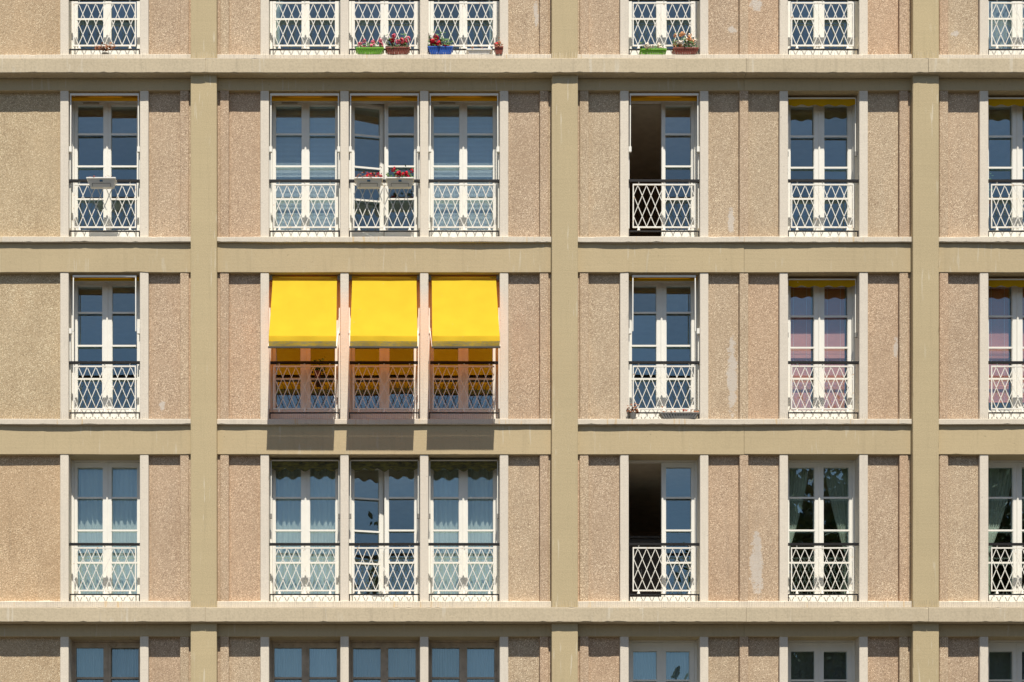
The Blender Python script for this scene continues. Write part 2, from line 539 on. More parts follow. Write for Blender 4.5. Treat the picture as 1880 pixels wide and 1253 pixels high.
# repair smears: (row, bay, panel index) -> centre px, inverse radii
PATCH = {(2, 2, 1): (1344, 690, 1 / .10, 1 / .75), (3, 2, 2): (1390, 1040, 1 / .13, 1 / .75), (1, 2, 1): (1342, 405, 1 / .07, 1 / .25),
         (0, 1, 1): (984, 25, 1 / .05, 1 / .25), (0, 2, 2): (1388, 8, 1 / .14, 1 / .13), (0, 3, 0): (1753, 62, 1 / .09, 1 / .07),
         (2, 2, 3): (1645, 640, 1 / .05, 1 / .22), (2, 0, 1): (298, 745, 1 / .07, 1 / .12), (0, 2, 1): (1344, 55, 1 / .10, 1 / .07)}
WIN = {}
for row in range(5):
    zb, zt = ST[row] - .004, HEAD[row] + .004
    for i in range(4):
        pil, rec, pn, jm, w = bay_layout(i)
        for a, b in pil:
            wavy('pilaster', 'panel', B, a, b, JAMB_Y, .5, zb, zt, 'z', amp=.003)
        for a, b in rec:
            mb = MB(); mb.box(a - .003, b + .003, REC_Y, .5, zb, zt); mb.build('recess_strip', 'panel', B)
        for n, (a, b) in enumerate(pn):
            o = wavy('panel', 'panel_left' if i == 0 and n == 0 else 'panel', B, a - .004, b + .004, PAN_Y, .56, zb, zt, 'z', amp=.003, chip=0)
            pc = PATCH.get((row, i, n))
            if pc:
                o['patch_centre'] = (PX(pc[0], PAN_Y), PAN_Y, PZ(pc[1], PAN_Y))
                o['patch_size'] = (pc[2], 1.0, pc[3])
            # mortar fillet at the foot of the panel
            mb = MB(); n_ = max(2, int((b - a) / .09)); secs = []
            sd = rnd.uniform(0, 50)
            for q in range(n_ + 1):
                t = a + (b - a) * q / n_
                h = .030 + wob(t, 5, .012, sd)
                secs.append([(t, PAN_Y + .03, zb), (t, SILL_Y + .075, zb), (t, SILL_Y + .08, zb + .012), (t, PAN_Y - .002, zb + h + .006), (t, PAN_Y + .03, zb + h + .006)])
            mb.sweep(secs); mb.build('mortar_fillet', 'mortar', B)
        for a, b in jm:
            wavy('jamb', 'jamb', B, a, b, JAMB_Y, .56, zb, zt, 'z', amp=.0035, chip=.03)
        for n, (a, b) in enumerate(w):
            WIN[(row, i, n)] = ((a + b) / 2, b - a)

# rooms behind
for row in range(5):
    mb = MB(); mb.box(XL, XR, .56, 5.0, ZS[row] - .50, ST[row] - .003); mb.build('floor_slab', 'floor', B)
    mb = MB(); mb.box(XL, XR, .60, 5.0, HEAD[row] - .012, HEAD[row] - .001); mb.build('ceiling', 'ceiling', B)
mb = MB(); mb.box(XL, XR, 5.0, 5.2, .13, ZTOP); mb.build('rear_wall', 'room', B)
for x in [XL + .05] + C[1:4] + [(C[2] + C[3]) / 2, C[4]]:
    for row in range(5):
        mb = MB(); mb.box(x - .06, x + .06, .55 if x not in C else .62, 5.0, ST[row], HEAD[row]); mb.build('partition_wall', 'room', B)

# ------------------------------------------------------------------ windows
W, H = 1.236, HEAD[0] - ST[0]
STY = {  # glass inner/outer half positions, glass top/bottom, bar heights, material
    1: dict(gi=.062, go=.526, top=2.474, bot=.276, bars=(1.968, 1.404, .83), mat='white'),
    2: dict(gi=.082, go=.525, top=2.467, bot=.28, bars=(1.994, 1.415, .833), mat='white'),
    3: dict(gi=.086, go=.506, top=2.47, bot=.27, bars=(1.931, 1.381, .836), mat='white'),
    4: dict(gi=.073, go=.529, top=2.44, bot=.21, bars=(1.906, 1.333, .767), mat='white'),
    5: dict(gi=.060, go=.555, top=2.434, bot=.25, bars=(1.903, 1.33, .76), mat='wood'),
    6: dict(gi=.075, go=.50, top=2.37, bot=.25, bars=(1.86, 1.30, .75), mat='white'),
}
FW = .040   # width of the fixed frame
SASH_CACHE = {}
def sash_meshes(st, side):
    key = (st, side)
    if key in SASH_CACHE: return SASH_CACHE[key]
    p = STY[st]; hx = (W / 2 - FW - .003)           # hinge line
    sg = -1 if side == 'l' else 1
    def X(x): return sg * (x - hx)                  # x measured outward from the middle; local to the hinge
    def bx(mb, xa, xb, y0, y1, z0, z1):
        a, b = sorted((X(xa), X(xb))); mb.box(a, b, y0, y1, z0, z1)
    z0, z1 = .163, H - .034
    mb = MB()
    bx(mb, p['go'], hx, 0, .072, z0, z1)
    bx(mb, .002, p['gi'], 0, .072, z0, z1)
    bx(mb, p['gi'], p['go'], .001, .071, z0, p['bot'])
    bx(mb, p['gi'], p['go'], .001, .071, p['top'], z1)
    # glazing beads
    for a, b in ((p['go'] - .008, p['go']), (p['gi'], p['gi'] + .008)):
        bx(mb, a, b, .012, .058, p['bot'], p['top'])
    bx(mb, p['gi'] + .008, p['go'] - .008, .012, .058, p['bot'], p['bot'] + .012)
    sash = mb.mesh('sash', p['mat'])
    bars = []
    for zb in p['bars']:
        mb = MB(); bx(mb, p['gi'] - .002, p['go'] + .002, .006, .020, zb - .0155, zb + .0155); bars.append(mb.mesh('glazing_bar', p['mat']))
    zz = [p['bot']] + sorted(p['bars']) + [p['top']]
    panes = []
    for a, b in zip(zz[:-1], zz[1:]):
        mb = MB(); bx(mb, p['gi'] - .004, p['go'] + .004, .058, .060, a - .004, b + .004); panes.append(mb.mesh('pane', 'glass'))
    SASH_CACHE[key] = (sash, bars, panes, hx * sg)
    return SASH_CACHE[key]
FRAME_CACHE = {}
def frame_mesh(mat):
    if mat in FRAME_CACHE: return FRAME_CACHE[mat]
    mb = MB(); h = W / 2
    for s in (-1, 1):
        a, b = sorted((s * (h + .002), s * (h - FW * .55))); mb.box(a, b, 0, .09, 0, H + .002)
        a, b = sorted((s * (h - FW * .55), s * (h - FW))); mb.box(a, b, .014, .09, .001, H)
    mb.box(-h + FW, h - FW, .002, .089, H - .03, H + .002)
    mb.box(-h + FW, h - FW, .002, .089, -.002, .16)
    mb.box(-h + FW, h - FW, -.03, .002, .0, .022)       # drip sill
    FRAME_CACHE[mat] = mb.mesh('window_frame', mat)
    return FRAME_CACHE[mat]
def strip_mesh(mat, c={}):
    if mat not in c:
        mb = MB(); mb.box(-.016, .016, .018, .034, .164, H - .036); mb.box(-.008, .008, .012, .019, .164, H - .036)
        c[mat] = mb.mesh('cover_strip', mat)
    return c[mat]
def window(key, st, open_l=0.0, open_r=0.0):
    xc, w = WIN[key]; row = key[0]
    e = empty('window', (xc, FRM_Y, ST[row]), B)
    mat = STY[st]['mat']
    put('window_frame', frame_mesh(mat), e)
    for side, ang in (('l', open_l), ('r', open_r)):
        sash, bars, panes, hx = sash_meshes(st, side)
        rz = math.radians(ang) * (1 if side == 'l' else -1)
        loc = (hx, .03, 0)
        o = put('sash', sash, e, loc, rz)
        if ang > 60: o['label'] = 'left sash swung wide open into the room'
        elif ang > 5: o['label'] = 'left sash standing ajar'
        for b_ in bars: put('glazing_bar', b_, e, loc, rz)
        for p_ in panes:
            o = put('pane', p_, e, loc, rz)
            o.rotation_euler.x = rnd.uniform(-.007, .007); o.rotation_euler.z += rnd.uniform(-.009, .009)
    o = put('cover_strip', strip_mesh(mat), e)
    if open_l > 5: o.location.x = .016
    if st == 1 and key[0] == 1 and not open_l:
        mb = MB(); mb.box(-.42, -.14, .012, .03, H - .060, H - .044); mb.build('vent_slot', 'vent', e)
    return e

KEYS = {'0': (0, 0), '1a': (1, 0), '1b': (1, 1), '1c': (1, 2), '2a': (2, 0), '2b': (2, 1), '3': (3, 0)}
def K(row, c): return (row,) + KEYS[c]
STYLE = {0: dict(zip(KEYS, (1, 1, 1, 1, 2, 3, 3))), 1: dict(zip(KEYS, (1, 1, 1, 1, 1, 3, 3))), 2: dict(zip(KEYS, (2, 2, 2, 2, 2, 3, 3))),
         3: dict(zip(KEYS, (4, 4, 4, 4, 4, 4, 4))), 4: dict(zip(KEYS, (5, 5, 5, 5, 6, 6, 6)))}
OPEN = {(1, '1b'): 11, (1, '2a'): 96, (3, '1b'): 12, (3, '2a'): 96}
for row in range(5):
    for c in KEYS:
        window(K(row, c), STYLE[row][c], OPEN.get((row, c), 0))

# ------------------------------------------------------------------ railings (parts of the building)
RY = .175                 # depth of the railing plane
def rail_meshes(c={}):
    if c: return c
    h = W / 2
    mb = MB(); mb.box(-h - .01, h + .01, -.022, .022, .992, 1.032); c['handrail'] = mb.mesh('handrail', 'black')
    mb = MB(); mb.box(-h + .006, h - .006, -.009, .009, .130, .150)
    for s in (-1, 1):
        a, b = sorted((s * (h - .006), s * (h - .024))); mb.box(a, b, -.009, .009, -.003, .130)
    c['lower_rail'] = mb.mesh('lower_rail', 'black')
    lw, z0, z1 = .545, .197, .960
    mb = MB()
    mb.box(-lw, lw, -.009, .009, z1 - .024, z1); mb.box(-lw, lw, -.009, .009, z0, z0 + .024)
    for s in (-1, 1):
        a, b = sorted((s * lw, s * (lw - .020))); mb.box(a, b, -.0085, .0085, z0 + .024, z1 - .024)
    c['lattice_frame'] = mb.mesh('lattice_frame', 'rail')
    # straight diagonals folded back at the sides
    mb = MB(); n = 7; zt, zb_ = z1 - .020, z0 + .020
    lx = lw - .016; cw = 2 * lx / n; hh = (zt - zb_) / 4
    for k in range(n):
        for d in (-1, 1):
            pts = []; x = -lx + cw * (k + .5); z = zt; dd = d
            seg = [(x, z)]
            for _ in range(4):
                nx = x + dd * cw / 2
                z -= hh
                x = nx
                seg.append((x, z))
                if abs(abs(x) - lx) < 1e-6: dd = -dd
            yy = .0035 * d
            i = 0
            while i < 4:
                j = i + 1
                while j < 4 and abs((seg[j + 1][0] - seg[j][0]) - (seg[i + 1][0] - seg[i][0])) < 1e-6: j += 1
                mb.bar((seg[i][0], yy, seg[i][1]), (seg[j][0], yy, seg[j][1]), .0118, .0064)
                i = j
    c['lattice'] = mb.mesh('lattice', 'rail')
    for q, (za, zb2, r1, r2) in enumerate(((.148, .199, .028, .014), (.958, .996, .012, .018))):
        mb = MB(); mb.tube([(0, 0, za), (0, 0, (za + zb2) / 2), (0, 0, zb2)], [r1, r1 * .8, r2], 8)
        me = mb.mesh('spacer', 'rail')
        for x in (-lw + .105, .0, lw - .105):
            c[('spacer', q, x)] = me
    return c
for row in range(5):
    for cc in KEYS:
        xc, w = WIN[K(row, cc)]
        e = empty('railing', (xc, RY, ST[row]), B)
        e.rotation_euler.y = rnd.uniform(-.003, .003)
        for nme, me in rail_meshes().items():
            if isinstance(nme, tuple): put('spacer', me, e, (nme[2], 0, 0))
            else: put(nme, me, e)
        if cc in ('2b', '3'):
            for ch in e.children:
                if ch.name.split('.')[0] in ('lattice', 'lattice_frame', 'spacer'):
                    ch.location.x -= .012

# ------------------------------------------------------------------ bird spikes on the ledges
def spikes(x0, x1, y, z, h, step, seed, lean=.25):
    r = random.Random(seed); mb = MB(); x = x0
    while x < x1:
        hh = h * r.uniform(.85, 1.1); dx = r.uniform(-.006, .006); dy = -lean * hh * r.choice((-.7, 1))
        mb.bar((x, y, z), (x + dx, y + dy, z + hh), .0022, .0022, up=(0, 1, 0.01))
        x += step * r.uniform(.8, 1.2)
    mb.box(x0, x1, y - .012, y + .012, z - .004, z + .004)
    o = mb.build('bird_spikes', 'steel', B)
    o['kind'] = 'stuff'
for n, (row, z0, z1) in enumerate(CORN[:2]):
    spikes(C[0], C[4], -.055, z1 + .002, .12, .031, 11 + n)
for i in range(4):
    for a, b in spans(i):
        spikes(a + .02, b - .02, SILL_Y + .03, ST[2] + .002, .11, .034, 40 + i)

# ------------------------------------------------------------------ awnings
def wx(row, c): return WIN[K(row, c)][0]
def scallop(x0, x1, y, z, h, dip, n, th=.004):
    mb = MB(); m = n * 8; top = []; bot = []
    for i in range(m + 1):
        t = i / m; x = x0 + (x1 - x0) * t
        d = dip * (.5 - .5 * math.cos(2 * math.pi * n * t))
        yy = y + .006 * math.sin(2 * math.pi * n * t * .5 + 1)
        top.append((x, yy * .3 + y * .7, z)); bot.append((x, yy, z - h - d))
    vs = []
    for a, b in zip(top, bot):
        vs += [a, b]
    fs = [(2 * i, 2 * i + 1, 2 * i + 3, 2 * i + 2) for i in range(m)]
    mb.add(vs, fs)
    return mb
def brackets_and_arms(e, half, py, zp, tip_y, tip_z, inset):
    for s in (-1, 1):
        mb = MB(); a, b = sorted((s * (half - .004), s * (half - .05))); mb.box(a, b, py - .025, py + .03, zp - .045, zp + .045); mb.build('bracket', 'white', e)
        mb = MB(); mb.bar((s * (half - inset), py, zp), (s * (half - inset - .002), tip_y, tip_z), .018, .022, up=(0, 1, .3)); mb.build('arm', 'white', e)
def awning_folded(row, c, kind, label, group):
    x = wx(row, c); zh = HEAD[row]
    e = tag(empty('window_awning', (x, 0, zh)), label, 'awning', group)
    h = W / 2
    if kind == 'bar':
        ins = .030 if row == 1 else .075
        mb = MB(); mb.bar((-h + ins - .01, .165, -.045), (h - ins + .01, .165, -.045), .030, .030, up=(0, 1, 0)); mb.build('front_bar', 'white', e)
        mb = MB(); mb.tube([(-h + .03, .25, -.052), (h - .03, .25, -.052)], .034, 10); mb.build('fabric_roll', 'orange', e, smooth=True)
        mb = MB(); mb.box(-h + .032, h - .032, .222, .226, -.125 if row == 1 else -.100, -.052); mb.build('fabric_edge', 'orange' if row == 1 else 'gold', e)
        brackets_and_arms(e, h, .165, -1.00, .165, -.06, ins)
        for s in (-1, 1):
            mb = MB(); a, b = sorted((s * (h - .003), s * (h - .022))); mb.box(a, b, .20, .235, -2.35, -1.03); mb.build('guide_rail', 'white', e)
    else:
        mt = 'gold' if kind == 'gold' else 'olive'
        mb = MB(); mb.tube([(-h + .03, .32, -.05), (h - .03, .32, -.05)], .036, 10); mb.build('fabric_roll', mt, e, smooth=True)
        mb = MB(); mb.bar((-h + .03, .275, -.055), (h - .03, .275, -.055), .022, .022); mb.build('front_bar', 'white' if kind == 'gold' else 'jamb', e)
        scallop(-h + .035, h - .035, .272, -.064, .10 if kind == 'gold' else .13, .030 if kind == 'gold' else .055, 5).build('valance', mt, e, smooth=True)
        for s in (-1, 1):
            mb = MB(); mb.bar((s * (h - .028), .28, -.06), (s * (h - .028), .29, -1.0), .014, .016); mb.build('arm', 'white', e)
            mb = MB(); a, b = sorted((s * (h - .004), s * (h - .04))); mb.box(a, b, .27, .31, -1.06, -.98); mb.build('bracket', 'plastic_grey', e)
G1 = 'folded awnings in the window heads'
for c, where in (('0', 'over the leftmost window'), ('1a', 'over the left window of the triple'), ('1b', 'over the middle window of the triple'),
                 ('1c', 'over the right window of the triple'), ('2a', 'over the window with one leaf wide open')):
    awning_folded(1, c, 'bar', f'folded orange awning {where}, row below the upper cornice', G1)
awning_folded(2, '0', 'bar', 'folded awning with two white arms on leftmost window, level with the yellow awnings', G1)
awning_folded(2, '2a', 'bar', 'folded awning with white arms on the window right of the three yellow awnings', G1)
G2 = 'rolled scalloped awnings'
awning_folded(1, '2b', 'gold', 'rolled gold scalloped awning below the upper cornice, left of the rightmost column', G2)
awning_folded(1, '3', 'gold', 'rolled gold scalloped awning below the upper cornice, cut by the right picture edge', G2)
awning_folded(2, '2b', 'gold', 'rolled gold scalloped awning above the red slatted blinds, left of the rightmost column', G2)
awning_folded(2, '3', 'gold', 'rolled gold scalloped awning above red slatted blind at the right picture edge', G2)
for c, where in (('1a', 'left'), ('1b', 'middle'), ('1c', 'right')):
    awning_folded(3, c, 'olive', f'grimy olive scalloped awning rolled up over the {where} window below the yellow awnings', 'rolled olive awnings')

def awning_out(c, label, sag, seed):
    x = wx(2, c); h = W / 2
    e = tag(empty('yellow_awning', (x, 0, HEAD[2])), label, 'awning', 'lowered yellow awnings')
    zb = PZ(638, -.627) - HEAD[2]; yb = -.627
    y0, z0 = .215, -.045
    e.rotation_euler.y = math.radians({1: .12, 4: .30, 7: -.12}[seed])
    # cloth: slightly sagging sheet with soft cross ripples
    nx, nz = 14, 22; vs = []; fs = []
    for j in range(nz + 1):
        t = j / nz
        for i in range(nx + 1):
            u = i / nx
            wd = (h - .060) + .014 * t
            y = y0 + (yb + .012 - y0) * t; z = z0 + (zb + .19 - z0) * t
            s = sag * math.sin(math.pi * t) * (1 + .25 * math.sin(math.pi * u))
            r = (.007 * math.sin(u * 7 + seed + t * 2) + .005 * math.sin(t * 9 + u * 3 * seed)) * math.sin(math.pi * t)
            vs.append((-wd + 2 * wd * u, y + s * .5 + r, z - s * .6))
            if i and j:
                a = j * (nx + 1) + i
                fs.append((a, a - 1, a - nx - 2, a - nx - 1))
    mb = MB(); mb.add(vs, fs); mb.build('cloth', 'yellow', e, smooth=True)
    # front hem hanging to the bar
    wd = h - .046
    vs = []; fs = []
    for j in range(5):
        t = j / 4
        for i in range(nx + 1):
            u = i / nx
            r = .006 * math.sin(u * 11 + seed * 2) * math.sin(math.pi * t)
            vs.append((-wd + 2 * wd * u, yb + .008 + r - .012 * math.sin(math.pi * t), zb + .196 - t * .19))
            if i and j:
                a = j * (nx + 1) + i
                fs.append((a, a - 1, a - nx - 2, a - nx - 1))
    half = len(fs) // 2
    mb = MB(); mb.add(vs, fs[:half]); mb.build('front_flap', 'yellow', e, smooth=True)
    mb = MB(); mb.add(vs, fs[half:]); mb.build('hem', 'hem', e, smooth=True)
    mb = MB(); mb.bar((-h + .036, yb, zb), (h - .036, yb, zb), .026, .026); mb.build('front_bar', 'dark_bar', e)
    mb = MB(); mb.tube([(-h + .05, .24, -.045), (h - .05, .24, -.045)], .038, 10); mb.build('fabric_roll', 'yellow', e, smooth=True)
    for s in (-1, 1):
        mb = MB(); a, b = sorted((s * (h - .004), s * (h - .052))); mb.box(a, b, .125, .19, -1.05, -.955); mb.build('bracket', 'white', e)
        mb = MB(); mb.bar((s * (h - .030), .15, -1.0), (s * (h - .046), yb, zb), .018, .020, up=(0, 0, 1)); mb.build('arm', 'white', e)
        mb = MB(); a, b = sorted((s * (h - .004), s * (h - .024))); mb.box(a, b, .14, .175, -2.35, -.60); mb.build('guide_rail', 'white', e)
        mb = MB(); a, b = sorted((s * (h - .004), s * (h - .05))); mb.box(a, b, .20, .28, -.09, -.005); mb.build('roller_bracket', 'plastic_grey', e)
awning_out('1a', 'lowered bright yellow awning, left one of the three', .030, 1)
awning_out('1b', 'lowered bright yellow awning, middle one of the three', .042, 4)
awning_out('1c', 'lowered bright yellow awning, right one of the three', .024, 7)

# ------------------------------------------------------------------ curtains and blinds behind the panes
def pleat_mesh(x0, x1, z0, z1, fold, amp, seed, edge=None, nz=14, y=0):
    """hanging cloth; edge(t) gives the free-edge fraction (1 = full width) from the fixed side x0"""
    mb = MB(); nx = max(12, int(abs(x1 - x0) / fold * 6)); vs = []; fs = []
    for j in range(nz + 1):
        t = j / nz; z = z1 + (z0 - z1) * t
        k = edge(t) if edge else 1
        for i in range(nx + 1):
            u = i / nx
            x = x0 + (x1 - x0) * u * k
            ph = 2 * math.pi * u * abs(x1 - x0) / fold
            yy = amp * math.sin(ph + seed + .8 * math.sin(ph * .37 + seed)) * (.6 + .5 * t) + .3 * amp * math.sin(ph * 2.3 + t * 2)
            vs.append((x, y + yy, z + .006 * math.sin(ph * .5)))
            if i and j:
                a = j * (nx + 1) + i
                fs.append((a, a - 1, a - nx - 2, a - nx - 1))
    mb.add(vs, fs)
    return mb
def sheer(row, c, mat, label, group='sheer curtains', y=.64, drop=0.0, zbot=.03, fold=.095, amp=.026):
    e = tag(empty('curtain', (wx(row, c), y, ST[row])), label, 'curtain', group)
    h = W / 2 - .06
    for s, sd in ((-1, 1.3), (1, 4.1)):
        pleat_mesh(s * h, s * .01, zbot, H - .06 - drop, fold, amp, sd + row + len(c)).build('curtain_leaf', mat, e, smooth=True)
    mb = MB(); mb.tube([(-h, 0, H - .055), (h, 0, H - .055)], .008, 6); mb.build('curtain_rod', 'white', e)
def tied(row, c, label, mat='green_curtain', group='tied back curtains', top=.75, neck=.12, tie=.62, sides=(-1, 1)):
    e = tag(empty('curtain', (wx(row, c), .66, ST[row])), label, 'curtain', group)
    h = W / 2 - .05
    def edge(t):
        if t < tie: return neck + (top - neck) * (1 - (t / tie) ** 1.4)
        return neck + .10 * (t - tie)
    for s in sides:
        pleat_mesh(s * h, s * .0, .03, H - .05, .07, .018, s + row, edge, nz=24).build('curtain_leaf', mat, e, smooth=True)
    mb = MB(); mb.tube([(-h, 0, H - .045), (h, 0, H - .045)], .008, 6); mb.build('curtain_rod', 'white', e)
def blind(row, c, mat, label, group, pitch, gap_r=0.0, zlow=.05, ang=52, width=.021):
    p = STY[STYLE[row][c]]
    e = tag(empty('venetian_blind', (wx(row, c), .565, ST[row])), label, 'blind', group)
    for s in (-1, 1):
        a, b = sorted((s * (p['gi'] - .01), s * (p['go'] + .01)))
        b -= gap_r
        mb = MB(); z = zlow + .03; ca, sa = math.cos(math.radians(ang)) * width / 2, math.sin(math.radians(ang)) * width / 2
        while z < H - .09:
            mb.add([(a, -ca, z - sa), (b, -ca, z - sa), (b, ca, z + sa), (a, ca, z + sa)], [(0, 1, 2, 3)])
            z += pitch
        o = mb.build('slats', mat, e); o['kind'] = 'stuff'
        mb = MB(); mb.box(a, b, -.012, .012, zlow, zlow + .02); mb.build('bottom_rail', mat, e)
        mb = MB(); mb.box(a, b, -.014, .014, H - .09, H - .055); mb.build('head_rail', mat, e)
        for t in (.22, .80):
            x = a + (b - a) * t
            mb = MB(); mb.box(x - .0015, x + .0015, -.013, -.011, zlow + .01, H - .08); mb.build('ladder_cord', 'blind_white', e)
blind(1, '1a', 'blind_white', 'white venetian blind in the left window of the triple below the upper cornice', 'white venetian blinds', .0225)
blind(1, '1c', 'blind_white', 'white venetian blind in the right window of the triple below the upper cornice', 'white venetian blinds', .0225)
blind(2, '2b', 'blind_red', 'terracotta slatted blind behind the window left of the rightmost column', 'terracotta blinds', .0185, .045, width=.022, ang=70)
blind(2, '3', 'blind_red', 'terracotta slatted blind in the window at the right picture edge', 'terracotta blinds', .0185, .045, zlow=.45, width=.022, ang=70)
sheer(3, '0', 'sheer', 'pale sheer curtain in the leftmost window above the lower cornice')
sheer(3, '1a', 'sheer', 'pale sheer curtain in the left window of the triple under the yellow awnings')
sheer(3, '1c', 'sheer', 'pale sheer curtain in the right window of the triple under the yellow awnings')
tied(3, '2b', 'grey green curtains drawn to both sides, left of the rightmost column')
tied(3, '3', 'grey green curtain swept aside at the right picture edge', top=1.0, neck=.25)
tied(0, '1a', 'pale green curtain gathered at the left side of a top row window', 'sheer', top=.7, neck=.18, sides=(-1,))
tied(0, '1c', 'pale green curtain gathered at the right in a top row window', 'sheer', top=.6, neck=.16, sides=(1,))
sheer(0, '3', 'net', 'pale curtain hanging in the top row window at the right edge')
sheer(4, '0', 'net', 'net curtain in the brown leftmost window under the lower cornice', fold=.06)
for c, w_ in (('1a', 'left'), ('1b', 'middle'), ('1c', 'right')):
    sheer(4, c, 'net', f'net curtain in the {w_} brown window of the triple under the lower cornice', fold=.045, amp=.010)
sheer(4, '2a', 'net', 'net curtain in the white window under the lower cornice, right of the middle column', fold=.05)
sheer(4, '2b', 'lace', 'dark lace curtain under the lower cornice, left of the rightmost column', 'lace curtains', amp=.006)
sheer(4, '3', 'lace', 'dark lace curtain under the lower cornice at the right picture edge', 'lace curtains', amp=.006)

# a tall cabinet just inside the open window above the lower cornice
cb = tag(empty('cabinet', (wx(3, '2a') - .30, 1.45, ST[3])), 'dark wooden cabinet inside the open window above the lower cornice', 'cabinet')
mb = MB(); mb.box(-.55, .55, -.20, .20, .10, 1.40); mb.build('body', 'dark_bar', cb)
mb = MB(); mb.box(-.58, .58, -.23, .21, 1.401, 1.44); mb.build('top_board', 'dark_bar', cb)
for sx in (-1, 1):
    a_, b_ = sorted((sx * .01, sx * .53)); mb = MB(); mb.box(a_, b_, -.222, -.202, .13, 1.37); dr = mb.build('door', 'dark_bar', cb)
    mb = MB(); mb.box(sx * .05 - .008, sx * .05 + .008, -.245, -.224, .72, .84); mb.build('handle', 'steel', dr)
    for sy in (-.16, .16):
        mb = MB(); mb.box(sx * .5 - .025, sx * .5 + .025, sy - .025, sy + .025, 0, .098); mb.build('leg', 'dark_bar', cb)

# ------------------------------------------------------------------ flower boxes
def foliage(mb, x0, x1, y, z, dy, hz, n, r, size=.028):
    for _ in range(n):
        p = Vector((r.uniform(x0, x1), y + r.uniform(-dy, dy), z + abs(r.gauss(0, .5)) * hz))
        a, t = r.uniform(0, 6.28), r.uniform(-.7, 1.1); s = size * r.uniform(.6, 1.3)
        u = Vector((math.cos(a), math.sin(a) * .8, t * .5)).normalized(); w_ = u.cross(Vector((r.uniform(-.4, .4), -1, r.uniform(.2, 1)))).normalized()
        mb.add([p - u * s, p - w_ * s * .7 - u * s * .2, p + u * s, p + w_ * s * .7 + u * s * .2], [(0, 1, 2, 3)])
def blossom(mb, p, rad, r, n=26):
    for _ in range(n):
        d = Vector((r.gauss(0, 1), r.gauss(0, 1), r.gauss(0, 1))).normalized()
        q = Vector(p) + d * rad * r.uniform(.6, 1.0); s = rad * r.uniform(.28, .5)
        u = d.orthogonal().normalized(); w_ = d.cross(u)
        mb.add([q - u * s, q - w_ * s, q + u * s + d * s * .4, q + w_ * s], [(0, 1, 2, 3)])
def flower_box(row, c, x, y, z, length, boxmat, petals, label, seed, h=.11, dep=.15, taper=.82, nfl=7, fz=.10, nleaf=120, ribs=False, clip=False, leafmat='leaf', rad=.042, spread=None):
    r = random.Random(seed)
    e = tag(empty('flower_box', (wx(row, c) + x, y, ST[row] + z)), label, 'flower box', 'flower boxes on the windows')
    a, t = length / 2, length / 2 * taper; d, dt = dep / 2, dep / 2 * .75
    fb = -dt if not clip else -d + .072
    mb = MB()
    q = [[(-t, fb, 0), (t, fb, 0), (t, dt, 0), (-t, dt, 0)], [(-a, -d, h), (a, -d, h), (a, d, h), (-a, d, h)],
         [(-a + .008, -d + .008, h), (a - .008, -d + .008, h), (a - .008, d - .008, h), (-a + .008, d - .008, h)],
         [(-a + .012, -d + .012, h - .03), (a - .012, -d + .012, h - .03), (a - .012, d - .012, h - .03), (-a + .012, d - .012, h - .03)]]
    mb.sweep(q)
    mb.build('box', boxmat, e)
    mb = MB()
    for x0, x1, y0, y1 in ((-a - .010, a + .010, -d - .010, -d + .004), (-a - .010, a + .010, d - .004, d + .010), (-a - .010, -a + .004, -d + .004, d - .004), (a - .004, a + .010, -d + .004, d - .004)):
        mb.box(x0, x1, y0, y1, h - .014, h + .006)
    mb.build('rim', boxmat, e)
    if ribs:
        mb = MB(); k = 13
        for i in range(k):
            xx = -t + 2 * t * (i + .5) / k
            mb.bar((xx, -dt - .003, .008), (xx * a / t, -d - .002, h - .02), length / k * .45, .008)
        mb.build('ribs', boxmat, e)
    if clip:
        mb = MB(); mb.box(-.026, .026, -d + .012, -d + .05, h * .56, h * .78); mb.build('clip', 'logo_blue', e)
        mb = MB()
        fy = fb - .012
        mb.bar((-t * .78, fy, .004), (-t * .78, fy - .030, h * .36), .005); mb.bar((t * .78, fy, .004), (t * .78, fy - .030, h * .36), .005)
        mb.bar((-t * .78, fy - .030, h * .36), (t * .78, fy - .030, h * .36), .005, up=(0, 1, 0)); mb.build('wire_holder', 'black', e)
    mb = MB(); foliage(mb, -a * .98, a * .98, 0, h - .01, dep * .55, fz, nleaf, r)
    o = mb.build('foliage', leafmat, e); o['kind'] = 'stuff'
    for _ in range(nfl):
        mb = MB()
        blossom(mb, (0, 0, 0), rad * r.uniform(.7, 1.15), r)
        mb.build('blossom', r.choice(petals), e, (r.uniform(-a, a) * .95, r.uniform(-dep * .6, dep * .35), h + fz * r.uniform(.15, 1.0)))
YB = .12   # boxes on the ledge stand in front of the lower rail
ledge = -.0
flower_box(0, '1b', -.25, YB, ledge, .47, 'plastic_lime', ['petal_pink'], 'lime green box of pink geraniums on the top row ledge', 3, h=.10, ribs=True, nfl=9, fz=.15)
flower_box(0, '1b', .23, YB, ledge, .40, 'plastic_brown', ['petal_pink', 'petal_red'], 'red brown box of pink geraniums beside the lime one on the top row ledge', 5, ribs=True, h=.11, nfl=13, fz=.21, nleaf=170)
flower_box(0, '1c', -.41, YB, ledge, .42, 'plastic_blue', ['petal_red'], 'blue ribbed box of red geraniums on the top row ledge', 8, ribs=True, h=.12, nfl=13, fz=.22, nleaf=200)
flower_box(0, '1c', .26, YB, ledge, .42, 'plastic_white', ['petal_red'], 'low white box almost empty beside the blue flower box', 9, h=.08, nfl=0, nleaf=14, fz=.04, leafmat='dry_leaf')
flower_box(0, '1c', .60, YB - .02, ledge, .13, 'plastic_brown', ['petal_red', 'petal_peach'], 'small dark red pot of withered geraniums at the corner of the top row ledge', 10, h=.11, nfl=2, nleaf=40, fz=.14, leafmat='dry_leaf')
